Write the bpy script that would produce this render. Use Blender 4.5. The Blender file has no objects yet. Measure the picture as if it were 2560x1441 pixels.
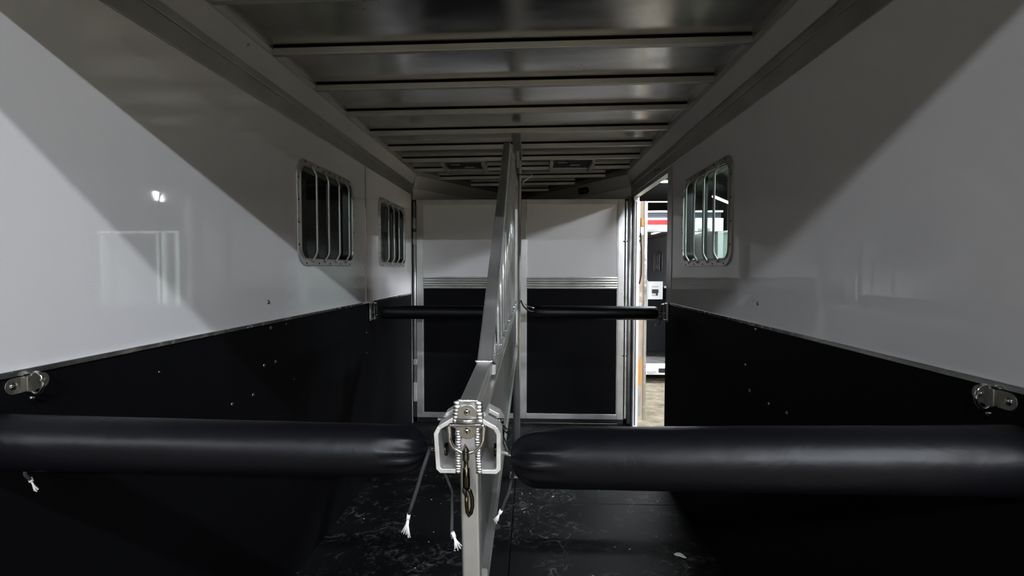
import bpy, bmesh, math, random
from mathutils import Vector, Matrix, noise
random.seed(7)
S = bpy.context.scene
COL = S.collection

# ---------------------------------------------------------------- camera, world, exposure
F_PX = 1250.0
cam = bpy.data.cameras.new('camera'); cam.sensor_width = 36.0; cam.lens = F_PX / 2560 * 36
cam.clip_start = 0.02; cam.clip_end = 200
cam_o = bpy.data.objects.new('camera', cam); COL.objects.link(cam_o)
right = Vector((0.99926331, 0.03834524, 0.00157227)); up = Vector((-0.0029978, 0.03714695, 0.99930532)); fwd = Vector((-0.03826019, 0.99857386, -0.03723453))
m = Matrix.Identity(4)
for i in range(3):
    m[i][0], m[i][1], m[i][2] = right[i], up[i], -fwd[i]
m[0][3], m[1][3], m[2][3] = 0, 0, 1.45
cam_o.matrix_world = m
S.camera = cam_o
vs = S.view_settings
vs.view_transform = 'Standard'; vs.look = 'None'; vs.gamma = 1.0; vs.exposure = 0.0; vs.use_curve_mapping = False
w = bpy.data.worlds.new('night_barn'); S.world = w; w.use_nodes = True
w.node_tree.nodes['Background'].inputs[0].default_value = (0.55, 0.62, 0.75, 1)
w.node_tree.nodes['Background'].inputs[1].default_value = 0.0015
# barn strip lights: (name, centre, direction along the tube, length, strength)
BARN_LIGHTS = [
    ('strip_light_rear_right_offscreen', (3.0, -3.6, 5.5), (1, 0, 0), 2.4, 300, 'LED strip light hung outside the trailer behind its rear right corner'),
    ('strip_light_rear_offscreen', (3.2, -9.2, 5.5), (1, 0, 0), 2.4, 1280, 'LED strip light hung far outside behind the open rear of the trailer'),
    ('strip_light_rear_left_offscreen', (-3.6, -6.6, 5.5), (0.9, 0.35, 0), 2.4, 370, 'LED strip light hung outside beyond the left rear corner of the trailer'),
    ('strip_light_barn_end_offscreen', (3.5, -32.0, 5.5), (1, 0, 0), 4.8, 1000, 'long LED strip light at the far end of the barn behind the trailer'),
    ('strip_light_door_side_offscreen', (10.6, 1.2, 5.5), (0.8, 0.6, 0), 2.4, 1500, 'LED strip light hung outside level with the barred right window'),
    ('strip_light_far_side_offscreen', (18.0, 3.0, 5.5), (0, 1, 0), 2.4, 1300, 'LED strip light hung far out to the right of the trailer'),
    ('strip_light_between_trailers_offscreen', (2.1, 6.6, 5.5), (1, 0, 0), 2.4, 620, 'LED strip light hung outside between the two trailers'),
    ('fill_light_green_trailer_offscreen', (6.2, 6.6, 5.5), (1, 0, 0), 2.4, 520, 'added unseen strip light brightening the pale green trailer'),  # fill light added to brighten the green trailer's face
    ('strip_light', (5.96, 23.6, 5.5), (1, 0, 0), 0.75, 900, 'short glowing strip light seen above the open escape door'),
    ('strip_light', (11.5, 30.4, 5.5), (0.57, 0.82, 0), 4.8, 320, 'long slanting strip light seen through the barred window beside the open door'),
    ('strip_light_mirrored_in_wall_offscreen', (16.9, 25.1, 5.15), (0.57, 0.82, 0), 3.4, 500, 'strip light hung far out beyond the parked pale green trailer'),
]

# ---------------------------------------------------------------- materials
def new_mat(name):
    mt = bpy.data.materials.new(name); mt.use_nodes = True
    nt = mt.node_tree; b = nt.nodes['Principled BSDF']
    return mt, nt, b
def N(nt, t, **kw):
    n = nt.nodes.new(t)
    for k, v in kw.items():
        if k in n.inputs: n.inputs[k].default_value = v
        else: setattr(n, k, v)
    return n
def coords(nt, scale=(1, 1, 1)):
    tc = N(nt, 'ShaderNodeTexCoord'); mp = N(nt, 'ShaderNodeMapping'); mp.inputs['Scale'].default_value = scale
    nt.links.new(tc.outputs['Object'], mp.inputs['Vector']); return mp.outputs['Vector']
def noise_n(nt, vec, scale, detail=4, rough=0.55, dist=0.0):
    n = N(nt, 'ShaderNodeTexNoise'); n.inputs['Scale'].default_value = scale; n.inputs['Detail'].default_value = detail
    n.inputs['Roughness'].default_value = rough; n.inputs['Distortion'].default_value = dist
    nt.links.new(vec, n.inputs['Vector']); return n.outputs['Fac']
def ramp(nt, fac, stops):
    r = N(nt, 'ShaderNodeValToRGB'); e = r.color_ramp.elements
    while len(e) < len(stops): e.new(0.5)
    for el, (p, c) in zip(e, stops):
        el.position = p; el.color = c if len(c) == 4 else (*c, 1)
    nt.links.new(fac, r.inputs['Fac']); return r.outputs['Color']
def g(v): return (v, v, v)
def bump(nt, b, fac, strength, dist=0.01):
    bp = N(nt, 'ShaderNodeBump'); bp.inputs['Strength'].default_value = strength; bp.inputs['Distance'].default_value = dist
    nt.links.new(fac, bp.inputs['Height']); nt.links.new(bp.outputs['Normal'], b.inputs['Normal'])
def simple(name, col, rough=0.5, metal=0.0, spec=0.5, var=0.0, vs_=8, bmp=0.0, bsc=60, rvar=0.0, scale=(1, 1, 1)):
    mt, nt, b = new_mat(name)
    b.inputs['Base Color'].default_value = (*col, 1); b.inputs['Roughness'].default_value = rough
    b.inputs['Metallic'].default_value = metal; b.inputs['Specular IOR Level'].default_value = spec
    if var or rvar or bmp:
        v = coords(nt, scale)
        fac = noise_n(nt, v, vs_)
        if var:
            lo = tuple(max(0, c * (1 - var)) for c in col); hi = tuple(min(1, c * (1 + var)) for c in col)
            nt.links.new(ramp(nt, fac, [(0.3, lo), (0.7, hi)]), b.inputs['Base Color'])
        if rvar:
            nt.links.new(ramp(nt, fac, [(0.3, g(max(0.02, rough - rvar))), (0.7, g(min(1, rough + rvar)))]), b.inputs['Roughness'])
        if bmp:
            bump(nt, b, noise_n(nt, v, bsc, 3), bmp, 0.004)
    return mt
def emit(name, col, strength):
    mt, nt, b = new_mat(name)
    b.inputs['Base Color'].default_value = (0.8, 0.8, 0.8, 1)
    b.inputs['Emission Color'].default_value = (*col, 1); b.inputs['Emission Strength'].default_value = strength
    return mt
M = {}
M['gelcoat'] = simple('white_gelcoat', (0.745, 0.733, 0.745), 0.024, spec=0.5, var=0.02, vs_=1.5, bmp=0.004, bsc=3.5, rvar=0.01)
M['black_lining'] = simple('black_rubber_lining', (0.003, 0.003, 0.004), 0.65, spec=0.10, bmp=0.15, bsc=180)
M['bulk_black'] = simple('black_textured_lining', (0.003, 0.003, 0.004), 0.65, spec=0.10, bmp=0.3, bsc=220)
M['alu'] = simple('mill_aluminium', (0.58, 0.575, 0.56), 0.40, 0.9, var=0.12, vs_=6, rvar=0.08)
M['alu_dull'] = simple('dull_aluminium', (0.48, 0.47, 0.455), 0.45, 0.9, var=0.12, vs_=5, rvar=0.08)
M['alu_bright'] = simple('bright_aluminium', (0.8, 0.8, 0.8), 0.22, 1.0, var=0.1, vs_=30, rvar=0.08)
M['bracket_alu'] = simple('brushed_bracket_aluminium', (0.70, 0.69, 0.67), 0.42, 0.7, var=0.1, vs_=40, rvar=0.1)
M['bar_alu'] = simple('drawn_aluminium_bar', (0.82, 0.82, 0.81), 0.15, 0.7)
M['alu_white'] = simple('anodised_trim', (0.55, 0.55, 0.56), 0.4, 0.6, var=0.06, vs_=4)
M['cover_paint'] = simple('grey_painted_cover', (0.46, 0.455, 0.445), 0.5, spec=0.3, var=0.05, vs_=3)
M['weld'] = simple('weld_metal', (0.85, 0.85, 0.86), 0.24, 1.0, bmp=0.3, bsc=300)
M['steel'] = simple('zinc_steel', (0.42, 0.41, 0.38), 0.33, 1.0, var=0.12, vs_=40)
M['chrome'] = simple('polished_steel', (0.78, 0.78, 0.76), 0.12, 1.0)
M['dark_metal'] = simple('dark_bronze_metal', (0.06, 0.052, 0.034), 0.22, 1.0)
M['black'] = simple('black_plastic', (0.008, 0.008, 0.009), 0.4)
M['tape'] = simple('black_foam_tape', (0.003, 0.003, 0.003), 0.9, spec=0.05)
M['white_cord'] = simple('frayed_white_core', (0.8, 0.8, 0.78), 0.8)
M['cord'] = simple('charcoal_cord', (0.03, 0.03, 0.032), 0.8, bmp=0.4, bsc=300)
M['paper'] = simple('white_scrap', (0.8, 0.79, 0.78), 0.8)
M['white_paint'] = simple('white_trailer_paint', (0.82, 0.82, 0.82), 0.3, var=0.02)
M['red_paint'] = simple('red_stripe_paint', (0.55, 0.01, 0.012), 0.35)
M['green_paint'] = simple('pale_green_paint', (0.50, 0.60, 0.52), 0.4, var=0.03)
M['amber'] = simple('amber_lens', (0.75, 0.33, 0.04), 0.25)
M['tan_edge'] = simple('tan_foam_edge', (0.55, 0.42, 0.30), 0.6, var=0.15, vs_=10)
M['grey_wall'] = simple('dim_grey_wall', (0.48, 0.48, 0.49), 0.35)
M['strip_glow'] = emit('interior_strip_glow', (0.95, 0.97, 1.0), 3.0)

# stained aluminium roof skin
mt, nt, b = new_mat('stained_roof_skin'); M['roof_skin'] = mt
b.inputs['Metallic'].default_value = 1.0
v = coords(nt); vx = coords(nt, (0.5, 1.6, 1))
base = ramp(nt, noise_n(nt, vx, 2.2, 5, 0.6), [(0.3, (0.33, 0.32, 0.31)), (0.7, (0.50, 0.49, 0.47))])
vo = N(nt, 'ShaderNodeTexVoronoi'); vo.inputs['Scale'].default_value = 40; vo.inputs['Randomness'].default_value = 1.0
nt.links.new(v, vo.inputs['Vector'])
spot = ramp(nt, vo.outputs['Distance'], [(0.12, g(1)), (0.26, g(0))])
mask = ramp(nt, noise_n(nt, v, 3.2, 2), [(0.58, g(0)), (0.66, g(1))])
mul = N(nt, 'ShaderNodeMath', operation='MULTIPLY'); nt.links.new(spot, mul.inputs[0]); nt.links.new(mask, mul.inputs[1])
mul2 = N(nt, 'ShaderNodeMath', operation='MULTIPLY'); mul2.inputs[1].default_value = 0.60; nt.links.new(mul.outputs[0], mul2.inputs[0])
mx = N(nt, 'ShaderNodeMixRGB'); nt.links.new(mul2.outputs[0], mx.inputs['Fac']); nt.links.new(base, mx.inputs['Color1']); mx.inputs['Color2'].default_value = (0.09, 0.085, 0.075, 1)
nt.links.new(mx.outputs['Color'], b.inputs['Base Color'])
nt.links.new(ramp(nt, noise_n(nt, vx, 3.0, 4), [(0.3, g(0.15)), (0.7, g(0.27))]), b.inputs['Roughness'])
bump(nt, b, noise_n(nt, coords(nt, (0.7, 1.3, 1)), 2.2, 2), 0.10, 0.03)

# rubber floor mat with dusty swirls
mt, nt, b = new_mat('dusty_rubber_mat'); M['mat'] = mt
v = coords(nt)
d1 = ramp(nt, noise_n(nt, v, 3.2, 6, 0.65, 1.6), [(0.47, g(0)), (0.62, g(1))])
d2 = ramp(nt, noise_n(nt, v, 16, 5, 0.7, 2.0), [(0.50, g(0)), (0.72, g(1))])
mu = N(nt, 'ShaderNodeMath', operation='MULTIPLY'); nt.links.new(d1, mu.inputs[0]); nt.links.new(d2, mu.inputs[1])
mx = N(nt, 'ShaderNodeMixRGB'); nt.links.new(mu.outputs[0], mx.inputs['Fac']); mx.inputs['Color1'].default_value = (0.006, 0.006, 0.007, 1); mx.inputs['Color2'].default_value = (0.14, 0.137, 0.13, 1)
nt.links.new(mx.outputs['Color'], b.inputs['Base Color'])
nt.links.new(ramp(nt, mu.outputs[0], [(0, g(0.5)), (1, g(0.75))]), b.inputs['Roughness'])
b.inputs['Specular IOR Level'].default_value = 0.10
bump(nt, b, noise_n(nt, v, 140, 3), 0.25, 0.003)

# padded vinyl
mt, nt, b = new_mat('black_padded_vinyl'); M['vinyl'] = mt
b.inputs['Base Color'].default_value = (0.003, 0.003, 0.0045, 1); b.inputs['Roughness'].default_value = 0.40; b.inputs['Specular IOR Level'].default_value = 0.19
v = coords(nt, (1, 1, 1)); bump(nt, b, noise_n(nt, v, 9, 4, 0.6, 0.8), 0.12, 0.02)

# arena dirt
mt, nt, b = new_mat('arena_dirt'); M['dirt'] = mt
v = coords(nt)
nt.links.new(ramp(nt, noise_n(nt, v, 5, 8, 0.7), [(0.3, (0.11, 0.09, 0.062)), (0.55, (0.25, 0.215, 0.155)), (0.75, (0.36, 0.32, 0.24))]), b.inputs['Base Color'])
b.inputs['Roughness'].default_value = 0.95; b.inputs['Specular IOR Level'].default_value = 0.1
bump(nt, b, noise_n(nt, v, 9, 8, 0.7), 0.9, 0.06)

# window glass
mt, nt, b = new_mat('smoked_window_glass'); M['glass'] = mt
nt.nodes.remove(b); out = nt.nodes['Material Output']
tr = N(nt, 'ShaderNodeBsdfTransparent'); tr.inputs['Color'].default_value = (0.66, 0.74, 0.70, 1)
gl = N(nt, 'ShaderNodeBsdfGlossy'); gl.inputs['Roughness'].default_value = 0.01; gl.inputs['Color'].default_value = (0.9, 0.9, 0.9, 1)
lw = N(nt, 'ShaderNodeLayerWeight'); lw.inputs['Blend'].default_value = 0.5
pw = N(nt, 'ShaderNodeMath', operation='POWER'); nt.links.new(lw.outputs['Facing'], pw.inputs[0]); pw.inputs[1].default_value = 5.0
fr = N(nt, 'ShaderNodeMath', operation='MULTIPLY_ADD'); nt.links.new(pw.outputs[0], fr.inputs[0]); fr.inputs[1].default_value = 0.5; fr.inputs[2].default_value = 0.02
ms = N(nt, 'ShaderNodeMixShader'); nt.links.new(fr.outputs[0], ms.inputs[0]); nt.links.new(tr.outputs[0], ms.inputs[1]); nt.links.new(gl.outputs[0], ms.inputs[2])
nt.links.new(ms.outputs[0], out.inputs['Surface'])

# ---------------------------------------------------------------- mesh helpers
class MB:
    def __init__(s): s.v = []; s.f = []; s.sm = []
    def add(s, vs_, fs, smooth=False):
        o = len(s.v); s.v += [tuple(p) for p in vs_]
        for f in fs: s.f.append(tuple(i + o for i in f)); s.sm.append(smooth)
        return s
    def box(s, x0, x1, y0, y1, z0, z1):
        vv = [(x, y, z) for x in (x0, x1) for y in (y0, y1) for z in (z0, z1)]
        return s.add(vv, [(0, 1, 3, 2), (4, 6, 7, 5), (0, 4, 5, 1), (2, 3, 7, 6), (0, 2, 6, 4), (1, 5, 7, 3)])
    def hexa(s, a, b_):   # two quads (same winding): a = back loop, b_ = front loop
        return s.add(list(a) + list(b_), [(3, 2, 1, 0), (4, 5, 6, 7), (0, 1, 5, 4), (1, 2, 6, 5), (2, 3, 7, 6), (3, 0, 4, 7)])
    def prism(s, poly, axis, a, b_, smooth=False):
        n = len(poly)
        def p(q, t):
            return {'x': (t, q[0], q[1]), 'y': (q[0], t, q[1]), 'z': (q[0], q[1], t)}[axis]
        vv = [p(q, a) for q in poly] + [p(q, b_) for q in poly]
        s.add(vv, [tuple(range(n)), tuple(range(2 * n - 1, n - 1, -1))])
        o = len(s.v) - 2 * n
        for i in range(n):
            j = (i + 1) % n; s.f.append((o + i, o + j, o + n + j, o + n + i)); s.sm.append(smooth)
        return s
    def ring(s, outer, inner, axis, a, b_):   # outer/inner same count, extruded a..b
        n = len(outer)
        def p(q, t):
            return {'x': (t, q[0], q[1]), 'y': (q[0], t, q[1]), 'z': (q[0], q[1], t)}[axis]
        o = len(s.v)
        s.v += [p(q, a) for q in outer] + [p(q, a) for q in inner] + [p(q, b_) for q in outer] + [p(q, b_) for q in inner]
        for i in range(n):
            j = (i + 1) % n
            for f in ((i, j, n + j, n + i), (2 * n + i, 3 * n + i, 3 * n + j, 2 * n + j), (i, 2 * n + i, 2 * n + j, j), (n + i, n + j, 3 * n + j, 3 * n + i)):
                s.f.append(tuple(o + k for k in f)); s.sm.append(False)
        return s
    def tube(s, path, r, n=10, closed=False, caps=True, smooth=True):
        P = [Vector(p) for p in path]; k = len(P)
        rs = r if isinstance(r, (list, tuple)) else [r] * k
        tang = []
        for i in range(k):
            if closed: t = P[(i + 1) % k] - P[i - 1]
            else: t = P[min(i + 1, k - 1)] - P[max(i - 1, 0)]
            tang.append(t.normalized())
        ref = Vector((0, 0, 1)) if abs(tang[0].z) < 0.9 else Vector((1, 0, 0))
        u = tang[0].cross(ref).normalized(); o = len(s.v)
        for i in range(k):
            u = (u - tang[i] * u.dot(tang[i])).normalized(); w_ = tang[i].cross(u)
            for j in range(n):
                a = 2 * math.pi * j / n
                s.v.append(tuple(P[i] + (u * math.cos(a) + w_ * math.sin(a)) * rs[i]))
        for i in range(k if closed else k - 1):
            i2 = (i + 1) % k
            for j in range(n):
                j2 = (j + 1) % n
                s.f.append((o + i * n + j, o + i * n + j2, o + i2 * n + j2, o + i2 * n + j)); s.sm.append(smooth)
        if caps and not closed:
            s.f.append(tuple(o + j for j in range(n - 1, -1, -1))); s.sm.append(False)
            s.f.append(tuple(o + (k - 1) * n + j for j in range(n))); s.sm.append(False)
        return s
    def beam(s, a, b_, wx, h, r=0.0):   # square tube between a and b in the YZ plane, wx across X, h in the plane; a,b centre line
        a = Vector(a); b_ = Vector(b_); d = (b_ - a).normalized(); xx = Vector((1, 0, 0)); nn = xx.cross(d).normalized()
        if r:
            pr = rrect(wx, h, r, 3)
        else:
            pr = [(-wx / 2, -h / 2), (wx / 2, -h / 2), (wx / 2, h / 2), (-wx / 2, h / 2)]
        n = len(pr)
        vv = [a + xx * p[0] + nn * p[1] for p in pr] + [b_ + xx * p[0] + nn * p[1] for p in pr]
        s.add(vv, [tuple(range(n - 1, -1, -1)), tuple(range(n, 2 * n))])
        o = len(s.v) - 2 * n
        for i in range(n):
            j = (i + 1) % n; s.f.append((o + i, o + j, o + n + j, o + n + i)); s.sm.append(False)
        return s
    def dome(s, c, nrm, r, h, n=14, k=4):   # button head
        c = Vector(c); nrm = Vector(nrm).normalized(); u = nrm.orthogonal().normalized(); w_ = nrm.cross(u); o = len(s.v)
        for i in range(k):
            a = math.pi / 2 * i / k
            for j in range(n):
                t = 2 * math.pi * j / n
                s.v.append(tuple(c + (u * math.cos(t) + w_ * math.sin(t)) * r * math.cos(a) + nrm * h * math.sin(a)))
        s.v.append(tuple(c + nrm * h)); top = len(s.v) - 1
        for i in range(k - 1):
            for j in range(n):
                j2 = (j + 1) % n
                s.f.append((o + i * n + j, o + i * n + j2, o + (i + 1) * n + j2, o + (i + 1) * n + j)); s.sm.append(True)
        for j in range(n):
            s.f.append((o + (k - 1) * n + j, o + (k - 1) * n + (j + 1) % n, top)); s.sm.append(True)
        s.f.append(tuple(o + j for j in range(n - 1, -1, -1))); s.sm.append(False)
        return s
    def build(s, name, mat, parent=None, bevel=0.0, origin=None):
        me = bpy.data.meshes.new(name)
        vv = s.v
        if origin is not None:
            ox, oy, oz = origin; vv = [(x - ox, y - oy, z - oz) for x, y, z in vv]
        me.from_pydata(vv, [], s.f); me.update()
        bm = bmesh.new(); bm.from_mesh(me); bmesh.ops.recalc_face_normals(bm, faces=bm.faces[:]); bm.to_mesh(me); bm.free()
        me.polygons.foreach_set('use_smooth', s.sm)
        me.materials.append(M[mat] if isinstance(mat, str) else mat)
        o = bpy.data.objects.new(name, me); COL.objects.link(o)
        if origin is not None: o.location = origin
        if parent: o.parent = parent
        if bevel:
            md = o.modifiers.new('bevel', 'BEVEL'); md.width = bevel; md.segments = 2; md.limit_method = 'ANGLE'; md.angle_limit = math.radians(40)
        return o
def rrect(w_, h, r, n=5, cx=0.0, cy=0.0):
    pts = []
    for sx, sy, a0 in ((1, 1, 0), (-1, 1, 90), (-1, -1, 180), (1, -1, 270)):
        for i in range(n + 1):
            a = math.radians(a0 + 90 * i / n)
            pts.append((cx + sx * (w_ / 2 - r) + r * math.cos(a), cy + sy * (h / 2 - r) + r * math.sin(a)))
    return pts
def tag(o, label=None, cat=None, group=None, kind=None):
    if label: o['label'] = label
    if cat: o['category'] = cat
    if group: o['group'] = group
    if kind: o['kind'] = kind
    return o
def empty(name, loc=(0, 0, 0), **kw):
    o = bpy.data.objects.new(name, None); COL.objects.link(o); o.location = loc; o.empty_display_size = 0.05
    return tag(o, **kw)
def part_label(o, label): o['label'] = label; return o
# parts are written in world coordinates; an Empty at loc needs them shifted
class TH:
    def __init__(s, name, loc, label, cat, group=None, kind=None):
        s.e = empty(name, loc, label=label, cat=cat, group=group, kind=kind); s.l = Vector(loc)
    def put(s, mb, name, mat, bevel=0.0, parent=None, kind=None, label=None):
        l = s.l; mb.v = [(x - l.x, y - l.y, z - l.z) for x, y, z in mb.v]
        o = mb.build(name, mat, parent or s.e, bevel)
        if kind: o['kind'] = kind
        if label: o['label'] = label
        return o
def arc(c, r, a0, a1, n, plane='xz'):
    pts = []
    for i in range(n + 1):
        a = math.radians(a0 + (a1 - a0) * i / n); p, q = r * math.cos(a), r * math.sin(a)
        pts.append((c[0] + p, c[1], c[2] + q) if plane == 'xz' else ((c[0], c[1] + p, c[2] + q) if plane == 'yz' else (c[0] + p, c[1] + q, c[2])))
    return pts

XL, XR = -1.12, 0.93        # inner faces of the side walls
YR, YB = 0.60, 4.66         # rear edge of the box, rear face of the bulkhead
ZT = 2.44                   # top of the walls
ZB = 1.22                   # top of the black lining
APEX = (-0.095, 6.30)       # nose of the trailer

# ---------------------------------------------------------------- ground outside
gm = MB().add([(-60, -40, -0.42), (70, -40, -0.42), (70, 70, -0.42), (-60, 70, -0.42)], [(0, 1, 2, 3)])
tag(gm.build('ground', 'dirt'), 'bare tan arena dirt outside the open escape door', 'ground', kind='structure')

tag(MB().box(-60, 70, -40, 70, 6.7, 6.75).build('barn_roof', simple('dark_barn_roof', (.006, .006, .006), .9)), 'dark barn roof high above the trailers', 'roof', kind='structure')

# ---------------------------------------------------------------- side walls (panel boxes around the openings)
def wall(side, x, label):
    sg = -1 if side == 'left' else 1
    def bx(mb, y0, y1, z0, z1, a=0.0, t=0.05):
        xa, xb = x + sg * a, x + sg * (a + t)
        return mb.box(min(xa, xb), max(xa, xb), y0, y1, z0, z1)
    W = TH('wall_' + side, (x, YR, 0), label, 'wall', kind='structure')
    y1 = 3.35 if side == 'left' else 3.36
    wy0, wy1, wz0, wz1 = (2.385, 3.085, 1.50, 1.96) if side == 'left' else (2.385, 3.085, 1.50, 1.96)
    mb = MB()
    bx(mb, YR, wy0, ZB, 2.145); bx(mb, wy1, y1, ZB, 2.145); bx(mb, wy0, wy1, ZB, wz0); bx(mb, wy0, wy1, wz1, 2.145)
    W.put(mb, 'white_panel', 'gelcoat')
    W.put(bx(MB(), YR, y1, -0.05, ZB, -0.004, 0.054), 'lower_lining', 'black_lining')
    mb = MB()
    bx(mb, YR, y1, ZB - 0.004, ZB + 0.010, -0.009, 0.012)
    W.put(mb, 'edge_strip', 'alu_bright', 0.002)
    mb = MB(); bx(mb, YR, YB + 0.06, 2.145, ZT, 0.001, 0.05)
    W.put(mb, 'top_rail_backing', 'alu_dull')
    return W, bx
WL, bxl = wall('left', XL, 'glossy white side wall with the closed door, black rubber lining below')
WR, bxr = wall('right', XR, 'glossy white side wall with the open door, black rubber lining below')
# bolts through the lining
def bolts(W, x, sg, pts):
    for y, z, r in pts:
        a = -0.004 if z < ZB else 0.0
        mb = MB().dome((x + sg * a, y, z), (-sg, 0, 0), r, r * 0.7)
        W.put(mb, 'bolt', 'steel')
bolts(WL, XL, -1, [(2.085, 1.31, .009), (2.095, 1.198, .008), (2.038, 1.047, .008), (2.13, 1.045, .008), (1.951, .944, .008), (1.809, .945, .008), (2.23, 1.20, .004), (1.45, 1.14, .004), (3.33, 1.46, .005), (3.34, 1.02, .005), (3.34, .88, .005), (2.30, .93, .004)])
bolts(WR, XR, 1, [(2.084, 1.312, .008), (2.091, 1.205, .007), (2.183, 1.039, .008), (2.135, .939, .008), (1.964, .929, .008), (1.828, .932, .008), (2.13, 1.32, .003)])
# wall beyond the doors
mb = MB(); bxl(mb, 4.63, YB + .06, -0.05, 2.145, 0.0); WL.put(mb, 'door_post', 'alu', 0.003)
mb = MB(); bxr(mb, 4.60, YB + .06, -0.05, 2.145, 0.0); WR.put(mb, 'door_post', 'alu', 0.003)
mb = MB(); bxr(mb, 3.36, 3.475, ZB, 2.145, -0.002, 0.052); WR.put(mb, 'door_jamb', 'alu_white', 0.003)
mb = MB(); bxr(mb, 3.36, 3.475, -.05, ZB, -0.004, 0.054); WR.put(mb, 'jamb_lining', 'black_lining', 0.003)
mb = MB(); bxr(mb, 3.475, 4.60, 2.11, 2.16, 0.0, 0.05); WR.put(mb, 'door_header', 'alu', 0.002)
mb = MB(); bxr(mb, 3.475, 4.60, -0.05, 0.0, 0.0, 0.06); WR.put(mb, 'door_sill', 'alu', 0.002)
mb = MB(); bxr(mb, 3.35, 3.357, ZB, 2.145, -0.004, 0.006); WR.put(mb, 'seam_bead', 'alu_dull')
# rear frame of the box, outside the picture above and beside the camera
mb = MB(); mb.box(XL - .05, XR + .05, YR - .03, YR + .05, 2.15, 2.48); tag(mb.build('trim_1', 'alu', bevel=.004), 'aluminium header over the open rear of the trailer', 'trim', kind='structure')

# ---------------------------------------------------------------- roof edge trims and coves
def cove(n, x, sg, label):
    T = TH('trim_%d' % n, (x, YR, 2.145), label, 'trim', kind='structure')
    i = -sg   # towards the middle
    ye = 4.70
    mb = MB(); mb.box(min(x, x + i * .006), max(x, x + i * .006), YR, ye, 2.143, 2.217); T.put(mb, 'fascia', 'alu_dull', 0.002)
    mb = MB(); mb.box(min(x, x + i * .010), max(x, x + i * .010), YR, ye, 2.217, 2.222); T.put(mb, 'bead', 'alu')
    mb = MB(); mb.box(min(x - i*.002, x + i * .002), max(x - i*.002, x + i * .002), YR, ye, 2.222, 2.258); T.put(mb, 'recess', 'alu_dull')
    dz = 0.0 if sg < 0 else 0.012
    pr = [(x, 2.254 + dz), (x + i * .006, 2.254 + dz), (x + i * .050, 2.326 + dz), (x + i * .050, 2.333 + dz), (x, 2.333 + dz)]
    mb = MB().prism(pr, 'y', YR, ye + .05); T.put(mb, 'cover', 'cover_paint')
    pr = [(x, 2.333 + dz), (x + i * .052, 2.333 + dz), (x + i * .058, 2.352 + dz), (x + i * .058, 2.40 + dz), (x, 2.40 + dz)]
    mb = MB().prism(pr, 'y', YR, ye); T.put(mb, 'angle', 'alu_dull')
    for yy in ((1.9, 3.9) if sg < 0 else (3.05, 3.1, 4.2)):
        mb = MB().dome((x + i * .040, yy, 2.306 + dz), (i, 0, -.7), .005, .003); T.put(mb, 'rivet', 'steel')
    return T
cove(2, XL, -1, 'grey painted cove running along the top of the wall with the closed door')
cove(3, XR, 1, 'grey painted cove running along the top of the wall with the open door')

# ---------------------------------------------------------------- ceiling (tilted a touch, right edge higher)
CE = empty('ceiling', (-0.1, YR, 2.35), label='ribbed aluminium ceiling of stained sheets and cross joists', cat='ceiling', kind='structure')
CE.rotation_euler.y = -0.0105
def nose_x(y, inset=0.0):
    if y <= 4.70: return XL + .05 + inset, XR - .05 - inset
    t = (y - 4.70) / (APEX[1] - 4.70)
    return XL + .05 + (APEX[0] - XL - .05) * t + inset, XR - .05 + (APEX[0] - XR + .05) * t - inset
JY = [0.82, 1.235] + [1.64 + .411 * k for k in range(12)]
JY = [y for y in JY if y < 6.15]
ce = CE.location
def ce_put(mb, name, mat, bevel=0.0):
    mb.v = [(x - ce.x, y - ce.y, z - ce.z) for x, y, z in mb.v]
    return mb.build(name, mat, CE, bevel)
edges = [YR] + [y + .014 for y in JY] + [6.30]
for k in range(len(edges) - 1):
    y0, y1 = edges[k], edges[k + 1]
    segs = [y0] + ([4.70] if y0 < 4.70 < y1 else []) + [y1]
    lp = [(nose_x(y)[0], y) for y in segs] + [(nose_x(y)[1], y) for y in reversed(segs)]
    if y1 >= 6.29: lp = lp[:-1] if False else lp
    ce_put(MB().prism(lp, 'z', 2.376, 2.382), 'roof_sheet', 'roof_skin')
for y in JY:
    a, c = nose_x(y + .03)
    if c - a < .12: continue
    ce_put(MB().box(a + .004, c - .004, y, y + .028, 2.341, 2.369), 'joist', 'alu_dull', 0.0025)
    ce_put(MB().box(a + .004, c - .004, y + .005, y + .024, 2.368, 2.377), 'joist_tape', 'tape')
# outer roof above the sheets
mb = MB(); mb.prism([(XL - .05, YR), (XR + .05, YR), (XR + .05, 4.7), (APEX[0] + .03, 6.42), (APEX[0] - .03, 6.42), (XL - .05, 4.7)], 'z', 2.425, 2.46)
tag(mb.build('outer_roof', 'white_paint'), 'white outer roof skin over the trailer', 'roof', kind='structure')

# ---------------------------------------------------------------- nose behind the bulkhead
def nose_wall(name, x, label, fixture=False):
    T = TH(name, (x, 4.70, 0), label, 'wall', kind='structure')
    a = Vector((x, 4.70)); b_ = Vector(APEX); d = (b_ - a).normalized(); nrm = Vector((-d.y, d.x))
    if nrm.dot(Vector((-0.1, 4.7)) - a) < 0: nrm = -nrm     # inward
    def q(p, z): return (p.x, p.y, z)
    def slab(o0, o1, z0, z1, o0t=None):
        o0t = o0 if o0t is None else o0t
        lo = [a + nrm * o0, b_ + nrm * o0, b_ + nrm * o1, a + nrm * o1]
        hi = [a + nrm * o0t, b_ + nrm * o0t, b_ + nrm * o1, a + nrm * o1]
        return MB().hexa([q(p, z0) for p in lo], [q(p, z1) for p in hi])
    T.put(slab(0, -.05, -.05, 2.44), 'nose_panel', 'gelcoat')
    T.put(slab(.012, 0, 2.215, 2.325, .05), 'cove_cover', 'cover_paint')
    T.put(slab(.055, 0, 2.325, 2.37), 'angle', 'alu_dull')
    return T, a, d, nrm
nose_wall('wall_front_left', XL, 'white angled nose wall seen over the bulkhead beside the closed door')
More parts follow.
